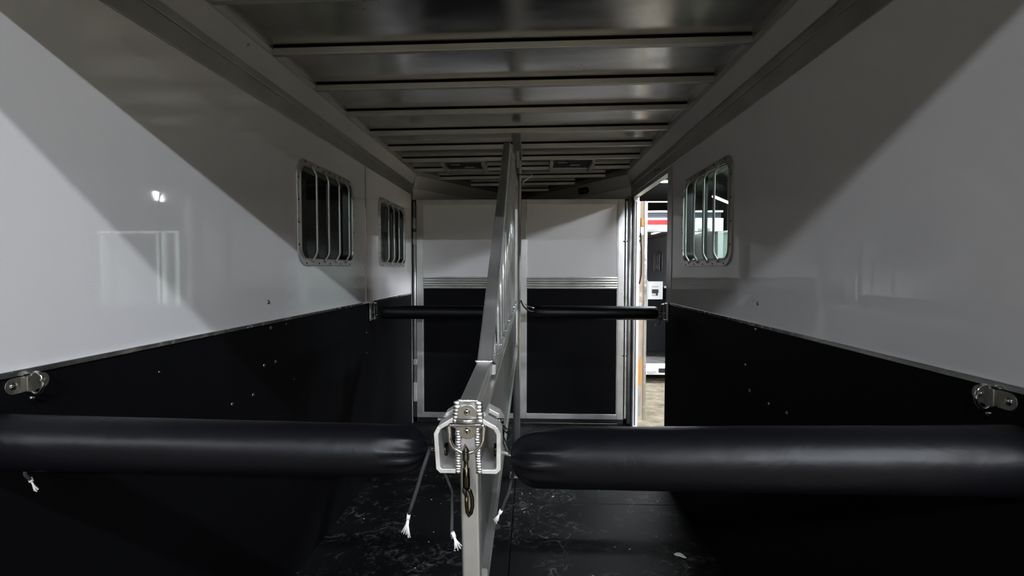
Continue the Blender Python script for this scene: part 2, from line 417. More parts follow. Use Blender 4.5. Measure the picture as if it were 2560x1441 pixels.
TN, na, nd, nn = nose_wall('wall_front_right', XR, 'white angled nose wall with grey cove over the bulkhead beside the open door')

# cove light
ctr = na + nd * 0.66
L = TH('cove_light', (ctr.x, ctr.y, 2.26), 'white plate with dark oval lamp screwed to the cove over the bulkhead', 'light')
u3 = Vector((nd.x, nd.y, 0)); in3 = Vector((nn.x, nn.y, 0)); n3 = (in3 * 0.945 + Vector((0, 0, -1)) * 0.327).normalized(); v3 = n3.cross(u3).normalized()
org = Vector((ctr.x, ctr.y, 2.268)) + in3 * .033
def plate(poly, t0, t1):
    mb = MB(); n = len(poly)
    vv = [org + u3 * p[0] + v3 * p[1] + n3 * t0 for p in poly] + [org + u3 * p[0] + v3 * p[1] + n3 * t1 for p in poly]
    fs = [tuple(range(n)), tuple(range(2 * n - 1, n - 1, -1))] + [(i, (i + 1) % n, n + (i + 1) % n, n + i) for i in range(n)]
    return mb.add(vv, fs)
L.put(plate(rrect(.235, .105, .01), -.004, .006), 'plate', 'cover_paint')
L.put(plate(rrect(.165, .068, .033, 6), .006, .014), 'bezel', 'black')
L.put(plate(rrect(.125, .045, .022, 6), .014, .019), 'lens', 'dark_metal')
for k in range(5):
    L.put(MB().dome(org + u3 * (-.045 + .0225 * k) + v3 * (.008 if k % 2 else -.006) + n3 * .019, n3, .007, .004, 8, 3), 'led_dot', 'grey_wall')
for sx in (-1, 1):
    for sy in (-1, 1): L.put(MB().dome(org + u3 * sx * .108 + v3 * sy * .042 + n3 * .006, n3, .004, .002, 8, 2), 'screw', 'steel')

# ---------------------------------------------------------------- front bulkhead
BK = TH('wall_front', (0, YB, 0), 'white and black front bulkhead framed in aluminium', 'wall', kind='structure')
ya, yb = YB, YB + .04
def bkbox(name, mat, x0, x1, z0, z1, y0=ya, y1=yb, bevel=0.003, label=None):
    return BK.put(MB().box(x0, x1, y0, y1, z0, z1), name, mat, bevel, label=label)
bkbox('stile', 'alu', -1.078, -1.018, .045, 2.10); bkbox('stile', 'alu', -.118, -.045, .045, 2.10); bkbox('stile', 'alu', .800, .862, .045, 2.10)
bkbox('rail', 'alu', -1.018, -.118, 2.052, 2.10); bkbox('rail', 'alu', -.045, .800, 2.052, 2.10)
bkbox('rail', 'alu', -1.018, -.118, .045, .095); bkbox('rail', 'alu', -.045, .800, .045, .095)
bkbox('gap_shade_strip', 'black', XL, -1.078, 0, 2.10, ya + .02, yb + .02); bkbox('gap_shade_strip', 'black', .862, XR, 0, 2.10, ya + .02, yb + .02)  # black strips painting the shade of the gaps beside the stiles
bkbox('toe_board', 'black', XL, XR, 0, .045, ya + .02, yb)
for x0, x1 in ((-1.018, -.118), (-.045, .800)):
    bkbox('upper_panel', 'gelcoat', x0, x1, 1.382, 2.052, ya + .012, yb - .005, 0)
    bkbox('lower_panel', 'bulk_black', x0, x1, .095, 1.268, ya + .012, yb - .005, 0)
    mb = MB()
    for k in range(5):
        z0 = 1.268 + k * .0228
        mb.prism([(ya + .012, z0), (ya + .004, z0 + .002), (ya + .002, z0 + .011), (ya + .004, z0 + .0208), (ya + .012, z0 + .0228)], 'x', x0, x1)
    BK.put(mb, 'ribbed_band', 'alu')
    for side in (x0, x1):
        s_ = 1 if side == x0 else -1
        bkbox('bead', 'alu', min(side, side + s_ * .006), max(side, side + s_ * .006), .095, 2.052, ya + .004, ya + .02, 0)
# piano hinge and latch on the left stile
BK.put(MB().tube([(-1.092, ya - .008, .20), (-1.092, ya - .008, 2.08)], .011, 10), 'hinge_pin', 'alu')
for z0, z1 in ((.20, .38), (.55, .60), (1.68, 1.80), (1.83, 1.93)):
    BK.put(MB().box(-1.106, -1.078, ya - .022, ya + .004, z0, z1), 'hinge_knuckle', 'alu_dull', .004)
# right edge latch rod
BK.put(MB().box(.868, .885, ya - .012, ya + .02, .06, 2.08), 'latch_rod', 'alu', .003)
for z in (.65, 1.71): BK.put(MB().tube([(.846, ya - .005, z), (.885, ya - .014, z)], .006, 8), 'latch_pin', 'chrome')
BK.put(MB().box(.872, .884, ya - .016, ya - .011, 1.93, 2.01), 'glint_plate', 'alu', .002)  # small plate added to stand for a bright glint
mb = MB().tube([(.905, ya - .012, .02), (.905, ya - .012, 2.12)], .020, 14); BK.put(mb, 'corner_post', 'alu')

# ---------------------------------------------------------------- windows
def window_parts(put, x, sg, y0, y1, z0, z1, parent=None):
    """flange, pane, four bent bars, screws on a side wall; put(mb, name, mat) links a part"""
    i = -sg; cy, cz, wy, wz = (y0 + y1) / 2, (z0 + z1) / 2, y1 - y0, z1 - z0
    xs = lambda a: x + i * a
    mb = MB(); mb.ring(rrect(wy, wz, .085, 8, cy, cz), rrect(wy - .062, wz - .062, .058, 8, cy, cz), 'x', xs(0), xs(.008)); fr_ = put(mb, 'window_frame', 'alu', .002, parent)
    mb = MB(); mb.ring(rrect(wy - .056, wz - .056, .060, 8, cy, cz), rrect(wy - .078, wz - .078, .050, 8, cy, cz), 'x', xs(-.052), xs(.002)); put(mb, 'seal', 'black', 0, parent)
    mb = MB(); mb.ring(rrect(wy - .058, wz - .058, .060, 8, cy, cz), rrect(wy - .070, wz - .070, .055, 8, cy, cz), 'x', xs(.002), xs(.012)); put(mb, 'inner_lip', 'alu_dull', 0, parent)
    mb = MB(); mb.box(min(xs(-.030), xs(-.034)), max(xs(-.030), xs(-.034)), cy - wy / 2 + .03, cy + wy / 2 - .03, cz - wz / 2 + .03, cz + wz / 2 - .03); put(mb, 'pane', 'glass', 0, parent)
    mb = MB(); mb.box(min(xs(-.036), xs(-.022)), max(xs(-.036), xs(-.022)), cy + .06, cy + .075, cz - wz / 2 + .034, cz + wz / 2 - .034); put(mb, 'sash_bar', 'black', 0, parent)
    for k in range(4):
        yy = y0 + .155 + k * .150
        zb, zt = z0 + .018, z1 - .018
        path = [(xs(.010), yy, zb), (xs(.012), yy, zb + .010), (xs(.030), yy, zb + .040), (xs(.034), yy, zb + .055), (xs(.034), yy, zt - .055), (xs(.030), yy, zt - .040), (xs(.012), yy, zt - .010), (xs(.010), yy, zt)]
        put(MB().tube(path, .0062, 8), 'bar', 'alu', 0, parent)
    mb = MB(); nx, nz = 5, 4
    for k in range(nx):
        for z in (z0 + .012, z1 - .012): mb.dome((xs(.008), y0 + .09 + k * (wy - .18) / (nx - 1), z), (i, 0, 0), .0055, .003, 8, 2)
    for k in range(nz):
        for yy in (y0 + .012, y1 - .012): mb.dome((xs(.008), yy, z0 + .10 + k * (wz - .20) / (nz - 1)), (i, 0, 0), .0055, .003, 8, 2)
    put(mb, 'screws', 'black', 0, parent, 'stuff')
def window(n, x, sg, label):
    T = TH('window_%d' % n, (x, 2.352, 1.468), label, 'window', kind='structure')
    window_parts(lambda mb, nm, mat, bev=0, par=None, kind=None: T.put(mb, nm, mat, bev, par, kind), x, sg, 2.352, 3.118, 1.468, 1.992)
    i = -sg
    T.put(MB().box(min(x, x + i * .016), max(x, x + i * .016), 3.085, 3.11, 1.70, 1.76), 'latch', 'alu', .003)
window(1, XL, -1, 'rounded barred window in the wall panel beside the closed door')
window(2, XR, 1, 'rounded barred window beside the open door, strip light shining beyond it')

# ---------------------------------------------------------------- closed left escape door
D1 = TH('door_1', (XL, 3.36, 0), 'closed white escape door with a barred window next to the bulkhead', 'door', kind='structure')
mb = MB()
for (y0, y1, z0, z1) in ((3.356, 3.66, ZB, 2.143), (4.375, 4.622, ZB, 2.143), (3.66, 4.375, ZB, 1.50), (3.66, 4.375, 1.955, 2.143)):
    mb.box(XL - .05, XL, y0, y1, z0, z1)
D1.put(mb, 'white_panel', 'gelcoat')
D1.put(MB().box(XL - .05, XL + .004, 3.356, 4.622, 0.0, ZB), 'lower_lining', 'black_lining')
D1.put(MB().box(XL - .002, XL + .009, 3.356, 4.622, ZB - .004, ZB + .010), 'edge_strip', 'alu_bright', .002)
D1.put(MB().box(XL - .01, XL + .006, 3.344, 3.356, ZB, 2.143), 'seam_bead', 'alu_dull', .002)
D1.put(MB().box(XL - .01, XL + .008, 4.620, 4.634, 0, 2.143), 'edge_frame', 'alu_dull', .002)
window_parts(lambda mb, nm, mat, bev=0, par=None, kind=None: D1.put(mb, nm, mat, bev, par, kind), XL, -1, 3.629, 4.405, 1.468, 1.985)
for z in (1.38, 1.47, 1.98): D1.put(MB().dome((XL + .006, 3.35, z), (1, 0, 0), .005, .003, 8, 2), 'rivet', 'steel')

# ---------------------------------------------------------------- open right escape door, folded back outside
D2 = TH('door_2', (1.0, 4.61, 0), 'open escape door folded back outside, seen edge-on with amber lamp', 'door', kind='structure')
def d2(name, mat, x0, x1, y0, y1, z0, z1, bev=.002, label=None): return D2.put(MB().box(x0, x1, y0, y1, z0, z1), name, mat, bev, label=label)
d2('leaf', 'white_paint', 1.005, 1.05, 4.62, 5.66, .06, 2.07)
d2('jamb', 'white_paint', .935, .978, 4.585, 4.602, .0, 2.08)
d2('edge_cap', 'alu_bright', 1.028, 1.055, 4.600, 4.625, .06, 2.07)
d2('edge_board', 'tan_edge', .982, 1.028, 4.606, 4.63, .06, 2.07)
d2('edge_channel', 'alu_white', .978, .986, 4.598, 4.63, .06, 2.07)
for z0, z1 in ((.10, .38), (1.10, 1.15), (1.20, 1.24), (1.62, 1.66)): d2('hinge_leaf', 'alu', .985, 1.008, 4.598, 4.607, z0, z1)
d2('hinge_recess', 'amber', .985, 1.010, 4.600, 4.607, .38, .63, label='amber-brown gap behind the door hinge')
d2('marker_lamp', 'amber', .995, 1.018, 4.592, 4.607, 1.84, 1.92, .004, 'amber marker lamp')
d2('lamp_housing', 'alu_white', .990, 1.020, 4.594, 4.607, 1.76, 1.84, .003)
D2.put(MB().tube([(.992, 4.592, 1.78), (.999, 4.585, 1.66), (1.001, 4.583, 1.52), (.999, 4.585, 1.40), (.986, 4.594, 1.32)], .0055, 8), 'strap', 'black')
for z in (1.70, 1.74): d2('clip', 'black', .975, .990, 4.590, 4.602, z, z + .022)
D2.put(MB().tube([(.952, 4.58, 2.06), (.952, 4.58, .02)], .006, 8), 'seal', 'alu_dull')

# ---------------------------------------------------------------- rubber floor
FL = TH('floor', (-.1, YR, 0), 'black dusty rubber matted trailer floor', 'floor', kind='structure')
FL.put(MB().box(XL - .05, XR + .05, YR, YB + .06, -.12, -.02), 'deck', 'black')
for x0, x1 in ((XL + .004, -.1075), (-.1025, XR - .004)):
    for y0, y1 in ((YR, 1.24), (1.245, 3.06), (3.0645, YB + .02)):
        FL.put(MB().box(x0, x1, y0, y1, -.02, 0), 'rubber_mat', 'mat', .003)
mb = MB()
for k in range(70):
    x, y = random.uniform(-1.0, .85), random.uniform(2.2, 3.6)
    if k < 14: x, y = random.uniform(-.08, .02), random.uniform(2.9, 3.4)
    a = random.uniform(0, 3.1); l, wd = random.uniform(.003, .010), random.uniform(.001, .003)
    dx, dy = math.cos(a) * l, math.sin(a) * l
    mb.add([(x - dx, y - dy, .0005), (x + dy * wd / l, y - dx * wd / l, .0005), (x + dx, y + dy, .0005), (x - dy * wd / l, y + dx * wd / l, .0005), (x, y, .003)], [(0, 1, 4), (1, 2, 4), (2, 3, 4), (3, 0, 4), (3, 2, 1, 0)])
FL.put(mb, 'shavings', 'paper', kind='stuff', label='pale wood shavings scattered on the mat')
# white scrap on the mat
mb = MB(); pts = [(-.030, .004), (-.018, .012), (.000, .008), (.018, .004), (.032, -.006), (.020, -.012), (.002, -.008), (-.020, -.004)]
R = Matrix.Rotation(-.35, 2); hh = [.002, .006, .010, .005, .001, .003, .007, .001]
tp = [(R @ Vector(p)) for p in pts]; n = len(tp)
mb.add([(.756 + p.x, 2.507 + p.y, .001 + h * .4) for p, h in zip(tp, hh)] + [(.756 + p.x * .95, 2.507 + p.y * .95, .004 + h) for p, h in zip(tp, hh)],
       [tuple(range(n - 1, -1, -1)), tuple(range(n, 2 * n))] + [(i, (i + 1) % n, n + (i + 1) % n, n + i) for i in range(n)])
tag(mb.build('paper_scrap', 'paper', origin=(.756, 2.507, 0)), 'small white scrap of paper lying on the black mat', 'litter')

# ---------------------------------------------------------------- pole that carries the divider
PX, PY = -.092, 3.46
PO = TH('divider_pole', (PX, PY, 0), 'round aluminium pole standing floor to ceiling behind the divider', 'pole')
PO.put(MB().tube([(PX - .008, PY, 0), (PX, PY, 2.30)], .0245, 20), 'shaft', 'alu')
PO.put(MB().box(PX - .055, PX + .04, PY - .05, PY + .05, 0, .010), 'foot_plate', 'alu', .003)
PO.put(MB().hexa([(-.135, 3.318, 2.352), (-.075, 3.318, 2.352), (-.07, PY - .01, 2.245), (-.12, PY - .01, 2.245)], [(-.135, 3.324, 2.360), (-.075, 3.324, 2.360), (-.07, PY, 2.255), (-.12, PY, 2.255)]), 'ceiling_bracket', 'alu')
PO.put(MB().hexa([(-.078, 3.318, 2.352), (-.072, 3.318, 2.352), (-.066, PY - .01, 2.20), (-.072, PY - .01, 2.20)], [(-.078, 3.34, 2.362), (-.072, 3.34, 2.362), (-.066, PY + .01, 2.27), (-.072, PY + .01, 2.27)]), 'bracket_flange', 'alu')
for hx0, hx1, dx in ((-.128, -.109, -.117), (-.102, -.082, -.094)):
    hg = PO.put(MB().box(hx0, hx1, PY - .045, PY - .030, 2.14, 2.235), 'hinge_plate', 'alu', .002)
    for z in (2.158, 2.187, 2.217):
        PO.put(MB().dome((dx, PY - .045, z), (0, -1, 0), .005, .003, 10, 3), 'bolt_head', 'steel', parent=hg)
PO.put(MB().tube([(-.10, PY - .03, 2.098), (-.06, PY - .02, 2.097), (.0, PY - .01, 2.094)], .004, 8), 'tie_strap', 'black')
PO.put(MB().tube([(-.066, PY, 2.03), (-.055, PY - .01, 2.052), (-.03, PY - .02, 2.068), (-.005, PY - .02, 2.085), (.002, PY - .02, 2.10)], .005, 8), 'hook_rod', 'alu')

# ---------------------------------------------------------------- divider
DV = TH('stall_divider', (-.128, 1.02, .78), 'aluminium stall divider with slanted tube, vertical bars and grey panel', 'divider')
DX, TW = -.130, .040
def ob_leg(z): return DX + .007 * (1.175 - z) / .37
# rear post
mb = MB(); pr = rrect(TW, TW, .006, 3)
for z in (.775, 1.168):
    cx = ob_leg(z); mb.v += [(cx + p[0], 1.04 + p[1], z) for p in pr]
n = len(pr); mb.f += [tuple(range(n - 1, -1, -1)), tuple(range(n, 2 * n))] + [(i, (i + 1) % n, n + (i + 1) % n, n + i) for i in range(n)]; mb.sm += [False] * (n + 2)
DV.put(mb, 'post', 'alu', label='upright end post')
# top rail, slanted tube, upper rail, front tube, lower rail
DV.put(MB().beam((DX, 1.025, 1.157), (DX + .005, 1.335, 1.183), TW, TW, .006), 'top_rail', 'alu')
sl_a, sl_b = Vector((DX + .006, 1.327, 1.186)), Vector((DX, 2.708, 2.112))
DV.put(MB().beam(sl_a, sl_b, TW, TW, .007), 'slanted_tube', 'alu', label='long slanted square tube')
DV.put(MB().beam((-.125, 2.69, 2.098), (-.108, 3.43, 2.035), TW * .8, TW), 'upper_rail', 'alu')
ff, fb = Vector((-.108, 1.335, 1.181)), Vector((-.104, 3.42, 1.218))
DV.put(MB().beam(ff, fb, .026, .030, .004), 'middle_rail', 'alu')
DV.put(MB().box(-.115, -.090, 3.405, 3.432, .94, 2.05), 'front_tube', 'alu', .004)
lo_a, lo_b = Vector((-.105, 1.05, .79)), Vector((-.100, 3.415, .945))
DV.put(MB().beam(lo_a, lo_b, .026, .034, .004), 'lower_rail', 'alu')
DV.put(MB().beam(lo_a + Vector((.011, 0, -.006)), lo_b + Vector((.011, 0, -.006)), .008, .012), 'lower_channel', 'alu')
DV.put(MB().beam(Vector((-.105, 1.045, 1.140)), Vector((-.103, 3.41, 1.196)), .018, .016), 'panel_channel', 'alu')
# side lip of the rear rail, panel
mb = MB(); mb.add([(-.118, 1.05, .80), (-.112, 3.41, .95), (-.112, 3.41, 1.20), (-.118, 1.05, 1.145), (-.106, 1.05, .80), (-.102, 3.41, .95), (-.102, 3.41, 1.20), (-.106, 1.05, 1.145)], [(0, 1, 2, 3), (7, 6, 5, 4), (0, 4, 5, 1), (1, 5, 6, 2), (2, 6, 7, 3), (3, 7, 4, 0)])
DV.put(mb, 'panel', simple('grey_divider_panel', (0.10, 0.10, 0.10), 0.38, var=.08, vs_=4), label='smooth grey infill panel')
yb_ = 3.130
while yb_ > 1.42:
    t = (yb_ - sl_a.y) / (sl_b.y - sl_a.y)
    ztop = sl_a.z + (sl_b.z - sl_a.z) * t if t < 1 else 2.098 - (yb_ - 2.69) * .085
    zbot = ff.z + (fb.z - ff.z) * (yb_ - ff.y) / (fb.y - ff.y)
    DV.put(MB().tube([(-.108, yb_, zbot), (-.112, yb_, ztop)], .0056, 12), 'bar', 'bar_alu')
    mb = MB()
    for k in range(5):
        a = 2 * math.pi * k / 5; mb.dome((-.108 + .009 * math.cos(a), yb_ + .010 * math.sin(a), zbot + .013), (0, 0, 1), .006, .006, 8, 2)
    DV.put(mb, 'bar_weld', 'weld', kind='stuff')
    yb_ -= .165
DV.put(MB().box(-.113, -.107, 3.28, 3.40, 1.95, 2.03), 'gusset', 'alu_dull')
# weld ring where slanted tube meets the rail
def bead_row(p0, p1, r, n, flat=(1, 1, 1)):
    mb = MB(); p0, p1 = Vector(p0), Vector(p1)
    for k in range(n):
        c = p0.lerp(p1, k / (n - 1)); c += Vector((random.uniform(-1, 1), random.uniform(-1, 1), 0)) * r * .08
        o = len(mb.v)
        for i in range(4):
            ph = math.pi * i / 3 - math.pi / 2
            for j in range(8):
                t = 2 * math.pi * j / 8
                mb.v.append((c.x + r * flat[0] * math.cos(ph) * math.cos(t), c.y + r * flat[1] * math.cos(ph) * math.sin(t), c.z + r * flat[2] * math.sin(ph)))
        for i in range(3):
            for j in range(8):
                mb.f.append((o + i * 8 + j, o + i * 8 + (j + 1) % 8, o + (i + 1) * 8 + (j + 1) % 8, o + (i + 1) * 8 + j)); mb.sm.append(True)
    return mb
wz = 1.205
DV.put(bead_row((DX - .015, 1.316, wz), (DX + .026, 1.316, wz), .0045, 14), 'tube_weld', 'weld', kind='stuff')
DV.put(bead_row((DX + .026, 1.318, wz), (DX + .030, 1.338, 1.196), .0055, 6), 'side_weld', 'weld', kind='stuff')
DV.put(bead_row((DX - .018, 1.0245, 1.1765), (DX + .018, 1.0245, 1.1765), .004, 14), 'end_weld', 'weld', kind='stuff')
# bent strap brackets either side of the post
def strip(pts, t):
    """thick open polyline in XZ -> closed polygon"""
    P = [Vector(p) for p in pts]; a, b_ = [], []
    for i, p in enumerate(P):
        d0 = (P[i] - P[i - 1]).normalized() if i else (P[1] - P[0]).normalized()
        d1 = (P[i + 1] - P[i]).normalized() if i < len(P) - 1 else d0
        n0, n1 = Vector((-d0.y, d0.x)), Vector((-d1.y, d1.x)); nm = (n0 + n1).normalized(); k = t / 2 / max(.4, nm.dot(n0))
        a.append(p + nm * k); b_.append(p - nm * k)
    return [tuple(p) for p in a] + [tuple(p) for p in reversed(b_)]
def bracket(sg):
    if sg > 0: P0, P1, P2, P3 = (-.101, 1.137), (-.066, 1.118), (-.0665, 1.0305), (-.108, 1.0305)
    else: P0, P1, P2, P3 = (-.160, 1.139), (-.197, 1.117), (-.192, 1.0305), (-.150, 1.0305)
    yf, yk = 1.018, 1.148
    P1b = (P1[0] + (P2[0] - P1[0]) * .10, P1[1] + (P2[1] - P1[1]) * .10); P1a = (P1[0] + (P0[0] - P1[0]) * .2, P1[1] + (P0[1] - P1[1]) * .2)
    e = .010; P2a = (P2[0], P2[1] + e * .6); P2b = (P2[0] - sg * e * .6, P2[1])
    # side and floor of the bracket
    br = DV.put(MB().prism(strip([P1a, P1b, P2a, P2b, P3], .0090), 'y', yf, yk), 'bar_bracket', 'bracket_alu', .001, label='bent aluminium bar bracket')
    # slanted top with a slot
    d = Vector((P1[0] - P0[0], P1[1] - P0[1])); nrm = Vector((-d.y, d.x)).normalized() * .0044
    if nrm.y < 0: nrm = -nrm
    for (t0, t1, y0, y1) in ((0, .82, yf, yf + .045), (0, .82, yk - .040, yk), (0, .22, yf + .045, yk - .040), (.70, .82, yf + .045, yf + .050)):
        q0 = Vector(P0) + d * t0; q1 = Vector(P0) + d * t1
        poly = [tuple(q0 + nrm), tuple(q1 + nrm), tuple(q1 - nrm), tuple(q0 - nrm)]
        DV.put(MB().prism(poly, 'y', y0, y1), 'slanted_plate', 'bracket_alu', .001, parent=br)
    # keeper bolt across the slot, washer where the bar pin goes through
    q = Vector(P0) + d * .75
    DV.put(MB().tube([(q.x - sg * .012, yf + .062, q.y - .004), (q.x + sg * .016, yf + .062, q.y - .004)], .006, 10), 'keeper_bolt', 'chrome', parent=br)
    DV.put(MB().tube([(P1[0] - sg * .014, 1.083, 1.053), (P1[0] - sg * .006, 1.083, 1.053)], .014, 16), 'washer', 'dark_metal', parent=br)
    # fish-scale welds down the post
    xx = DX + sg * .0215
    w1 = bead_row((xx - sg * .002, 1.0175, 1.12), (xx + .002, 1.0175, 1.030), .0075, 17, (1, .55, .62)); DV.put(w1, 'scale_weld', 'weld', parent=br, kind='stuff')
    w2 = bead_row((DX + sg * .022, 1.021, 1.172), (DX + sg * .026, 1.019, 1.128), .009, 7, (1, .6, .8)); DV.put(w2, 'corner_weld', 'weld', parent=br, kind='stuff')
bracket(1); bracket(-1)
# strap plate with D ring on the post
pl = DV.put(MB().prism([(p[0] - .131, p[1] + 1.136) for p in rrect(.040, .072, .019, 8)], 'y', 1.014, 1.0195), 'ring_plate', 'steel', .001, label='bolted zinc strap plate')
for z in (1.157, 1.117):
    DV.put(MB().dome((-.131, 1.014, z), (0, -1, 0), .0072, .006, 18, 5), 'button_bolt', 'chrome', parent=pl)
    DV.put(MB().tube([(-.131, 1.0095, z), (-.131, 1.0072, z)], .0026, 6), 'hex_socket_shade', 'dark_metal', parent=pl)  # dark stub painted in for the shade inside the bolt socket
DV.put(MB().tube([(-.152, 1.010, 1.1385), (-.110, 1.010, 1.1385)], .0065, 12), 'strap_loop', 'steel', parent=pl)
Dp = [(-.157, 1.004, 1.133), (-.105, 1.004, 1.133)] + arc((-.1, 1.003, 1.128), .005, 90, 0, 3) + [(-.0965, 1.003, 1.115)] + \
     [(-.131 + .0345 * math.cos(a), 1.001, 1.110 - .034 * math.sin(a)) for a in [math.pi * k / 14 for k in range(1, 14)]] + [(-.1655, 1.003, 1.115)] + arc((-.162, 1.003, 1.128), .005, 180, 90, 3)
DV.put(MB().tube(Dp, .0040, 10, closed=True), 'd_ring', 'chrome')

# ---------------------------------------------------------------- snap hook hanging from the D ring
SN = TH('snap_hook', (-.128, 1.0, .945), 'dark bronze trigger snap hanging from the steel ring of the divider post', 'hook')
SN.put(MB().tube([(-.1325, .996, 1.094), (-.1355, .994, 1.080), (-.135, .994, 1.064), (-.131, .996, 1.056), (-.127, .998, 1.064), (-.1275, .999, 1.082)], .0028, 8, closed=True), 'eye', 'dark_metal')
SN.put(MB().tube([(-.131, .996, 1.060), (-.131, .996, 1.048), (-.1305, .996, 1.046), (-.130, .996, 1.010), (-.130, .996, 1.004)], [.005, .005, .0072, .0076, .0060], 12), 'swivel', 'dark_metal')
SN.put(MB().tube([(-.133, .996, 1.008), (-.134, .996, .999), (-.131, .996, .990)], [.005, .0055, .003], 10), 'trigger', 'black')
SN.put(MB().tube([(-.1285, .996, 1.006), (-.123, .996, 1.000), (-.1185, .996, .984), (-.118, .996, .968), (-.121, .996, .954), (-.1245, .996, .948), (-.1285, .996, .956), (-.130, .996, .972), (-.130, .996, .990)], .0040, 10), 'hook', 'dark_metal')

# ---------------------------------------------------------------- padded bars
def padded(path_a, path_b, r, name, loc, label, cat, group, k_len=90, folds=9, end_a=1.1, end_b=.3, sag=.0):
    T = TH(name, loc, label, cat, group)
    A, B_ = Vector(path_a), Vector(path_b); d = (B_ - A).normalized(); Lg = (B_ - A).length
    u = d.cross(Vector((0, 0, 1))).normalized(); w_ = u.cross(d)
    mb = MB(); n = 60; ss = []
    for i in range(k_len + 1):
        t = i / k_len; e = .5 - .5 * math.cos(math.pi * t); ss.append(.25 * t + .75 * e)
    for t in ss:
        s_ = t * Lg; da, db = s_ / (r * end_a), (Lg - s_) / (r * end_b); de = min(da, db)
        k = 1.0 if de >= 1 else max(.16, (1 - (1 - de) ** 2.6) ** .5)
        fold = max(0.0, 1 - de / 1.9) ** 1.1
        c = A + d * s_ + Vector((0, 0, -sag * 4 * t * (1 - t)))
        for j in range(n):
            a = 2 * math.pi * j / n
            p = c + u * math.cos(a) * r + w_ * math.sin(a) * r
            nz = noise.noise(p * 9.0) * .012 + noise.noise(p * 28.0) * .006 * (1 if de > 2 else 2.2)
            rr = r * (k + nz - .24 * fold * abs(math.sin(a * folds / 2 + 1.1 * math.sin(a * 2))) ** .7)
            mb.v.append(tuple(c + u * math.cos(a) * rr + w_ * math.sin(a) * rr))
    for i in range(k_len):
        for j in range(n):
            mb.f.append((i * n + j, i * n + (j + 1) % n, (i + 1) * n + (j + 1) % n, (i + 1) * n + j)); mb.sm.append(True)
    mb.f.append(tuple(range(n - 1, -1, -1))); mb.sm.append(True); mb.f.append(tuple(k_len * n + j for j in range(n))); mb.sm.append(True)
    T.put(mb, 'pad', 'vinyl')
    return T, A, B_, d
def frayed(T, parent, p, d, l, spread=.35, n=7, r=.0016):
    p, d = Vector(p), Vector(d).normalized(); sx = d.cross(Vector((0, 1, 0))).normalized(); mb = MB()
    mb.tube([p - d * .002, p + d * l * .25], .0042, 8)
    for k in range(n):
        a = (k / (n - 1) - .5) * 2 * spread; y = random.uniform(-.15, .15)
        e = d * math.cos(a) + sx * math.sin(a) + Vector((0, y, 0)); ll = l * random.uniform(.85, 1.05)
        mb.tube([p + d * l * .12 + sx * a * .004, p + d * ll * .5 + sx * math.sin(a) * ll * .22 + Vector((0, y * ll * .3, 0)), p + e * ll], [r, r, r * .8], 5)
    return T.put(mb, 'frayed_end', 'white_cord', parent=parent, label='frayed white cord end')
# right and left breast-high rear bars
T, A, B_, d = padded((-.042, 1.055, 1.048), (.925, .925, 1.107), .0625, 'butt_bar', (-.04, 1.055, .98), 'padded black vinyl bar hung from divider to wall with the open door', 'padded bar', 'padded rear bars')
T.put(MB().tube([(-.078, 1.083, 1.053), (-.030, 1.060, 1.049)], .0058, 12), 'pin', 'chrome')
T.put(MB().tube([B_ - d * .02, B_ + d * .03], .010, 12), 'wall_pin', 'chrome')
c1 = T.put(MB().tube([(-.050, 1.062, 1.10), (-.060, 1.075, 1.108), (-.063, 1.092, 1.08), (-.055, 1.09, 1.06), (-.046, 1.065, 1.05)], .0045, 8), 'drawstring_loop', 'black')
c2 = T.put(MB().tube([(-.035, 1.085, 1.03), (-.040, 1.11, .985), (-.050, 1.105, .945), (-.066, 1.10, .908)], .0036, 8), 'drawstring', 'cord')
frayed(T, c2, (-.066, 1.10, .909), (-.50, 0, -1), .030, .22, 5, .0012)
T, A, B_, d = padded((-.232, 1.10, 1.043), (-1.114, .955, 1.101), .0555, 'butt_bar', (-.235, 1.10, .98), 'padded black vinyl bar hung from divider to wall with the closed door', 'padded bar', 'padded rear bars')
T.put(MB().tube([(-.186, 1.083, 1.053), (-.245, 1.10, 1.045)], .0058, 12), 'pin', 'chrome')
T.put(MB().tube([B_ - d * .02, B_ + d * .014], .010, 12), 'wall_pin', 'chrome')
c1 = T.put(MB().tube([(-.222, 1.08, 1.055), (-.226, 1.068, 1.040), (-.236, 1.066, 1.010), (-.250, 1.074, .965), (-.264, 1.085, .925), (-.272, 1.09, .902)], .0042, 8), 'drawstring', 'cord')
frayed(T, c1, (-.272, 1.09, .902), (-.16, 0, -1), .050, .22, 8, .0017)
c2 = T.put(MB().tube([(-.215, 1.13, 1.01), (-.195, 1.135, .97), (-.180, 1.13, .935), (-.162, 1.005, .900)], .0034, 8), 'drawstring', 'cord')
frayed(T, c2, (-.160, 1.008, .905), (.35, 0, -1), .036, .2, 6, .0014)
c3 = T.put(MB().tube([(-1.062, .995, 1.04), (-1.066, 1.0, 1.015), (-1.060, 1.005, 1.002)], .0036, 8), 'drawstring', 'cord')
frayed(T, c3, (-1.062, 1.006, 1.004), (.45, 0, -1), .032, .2, 6, .0014)
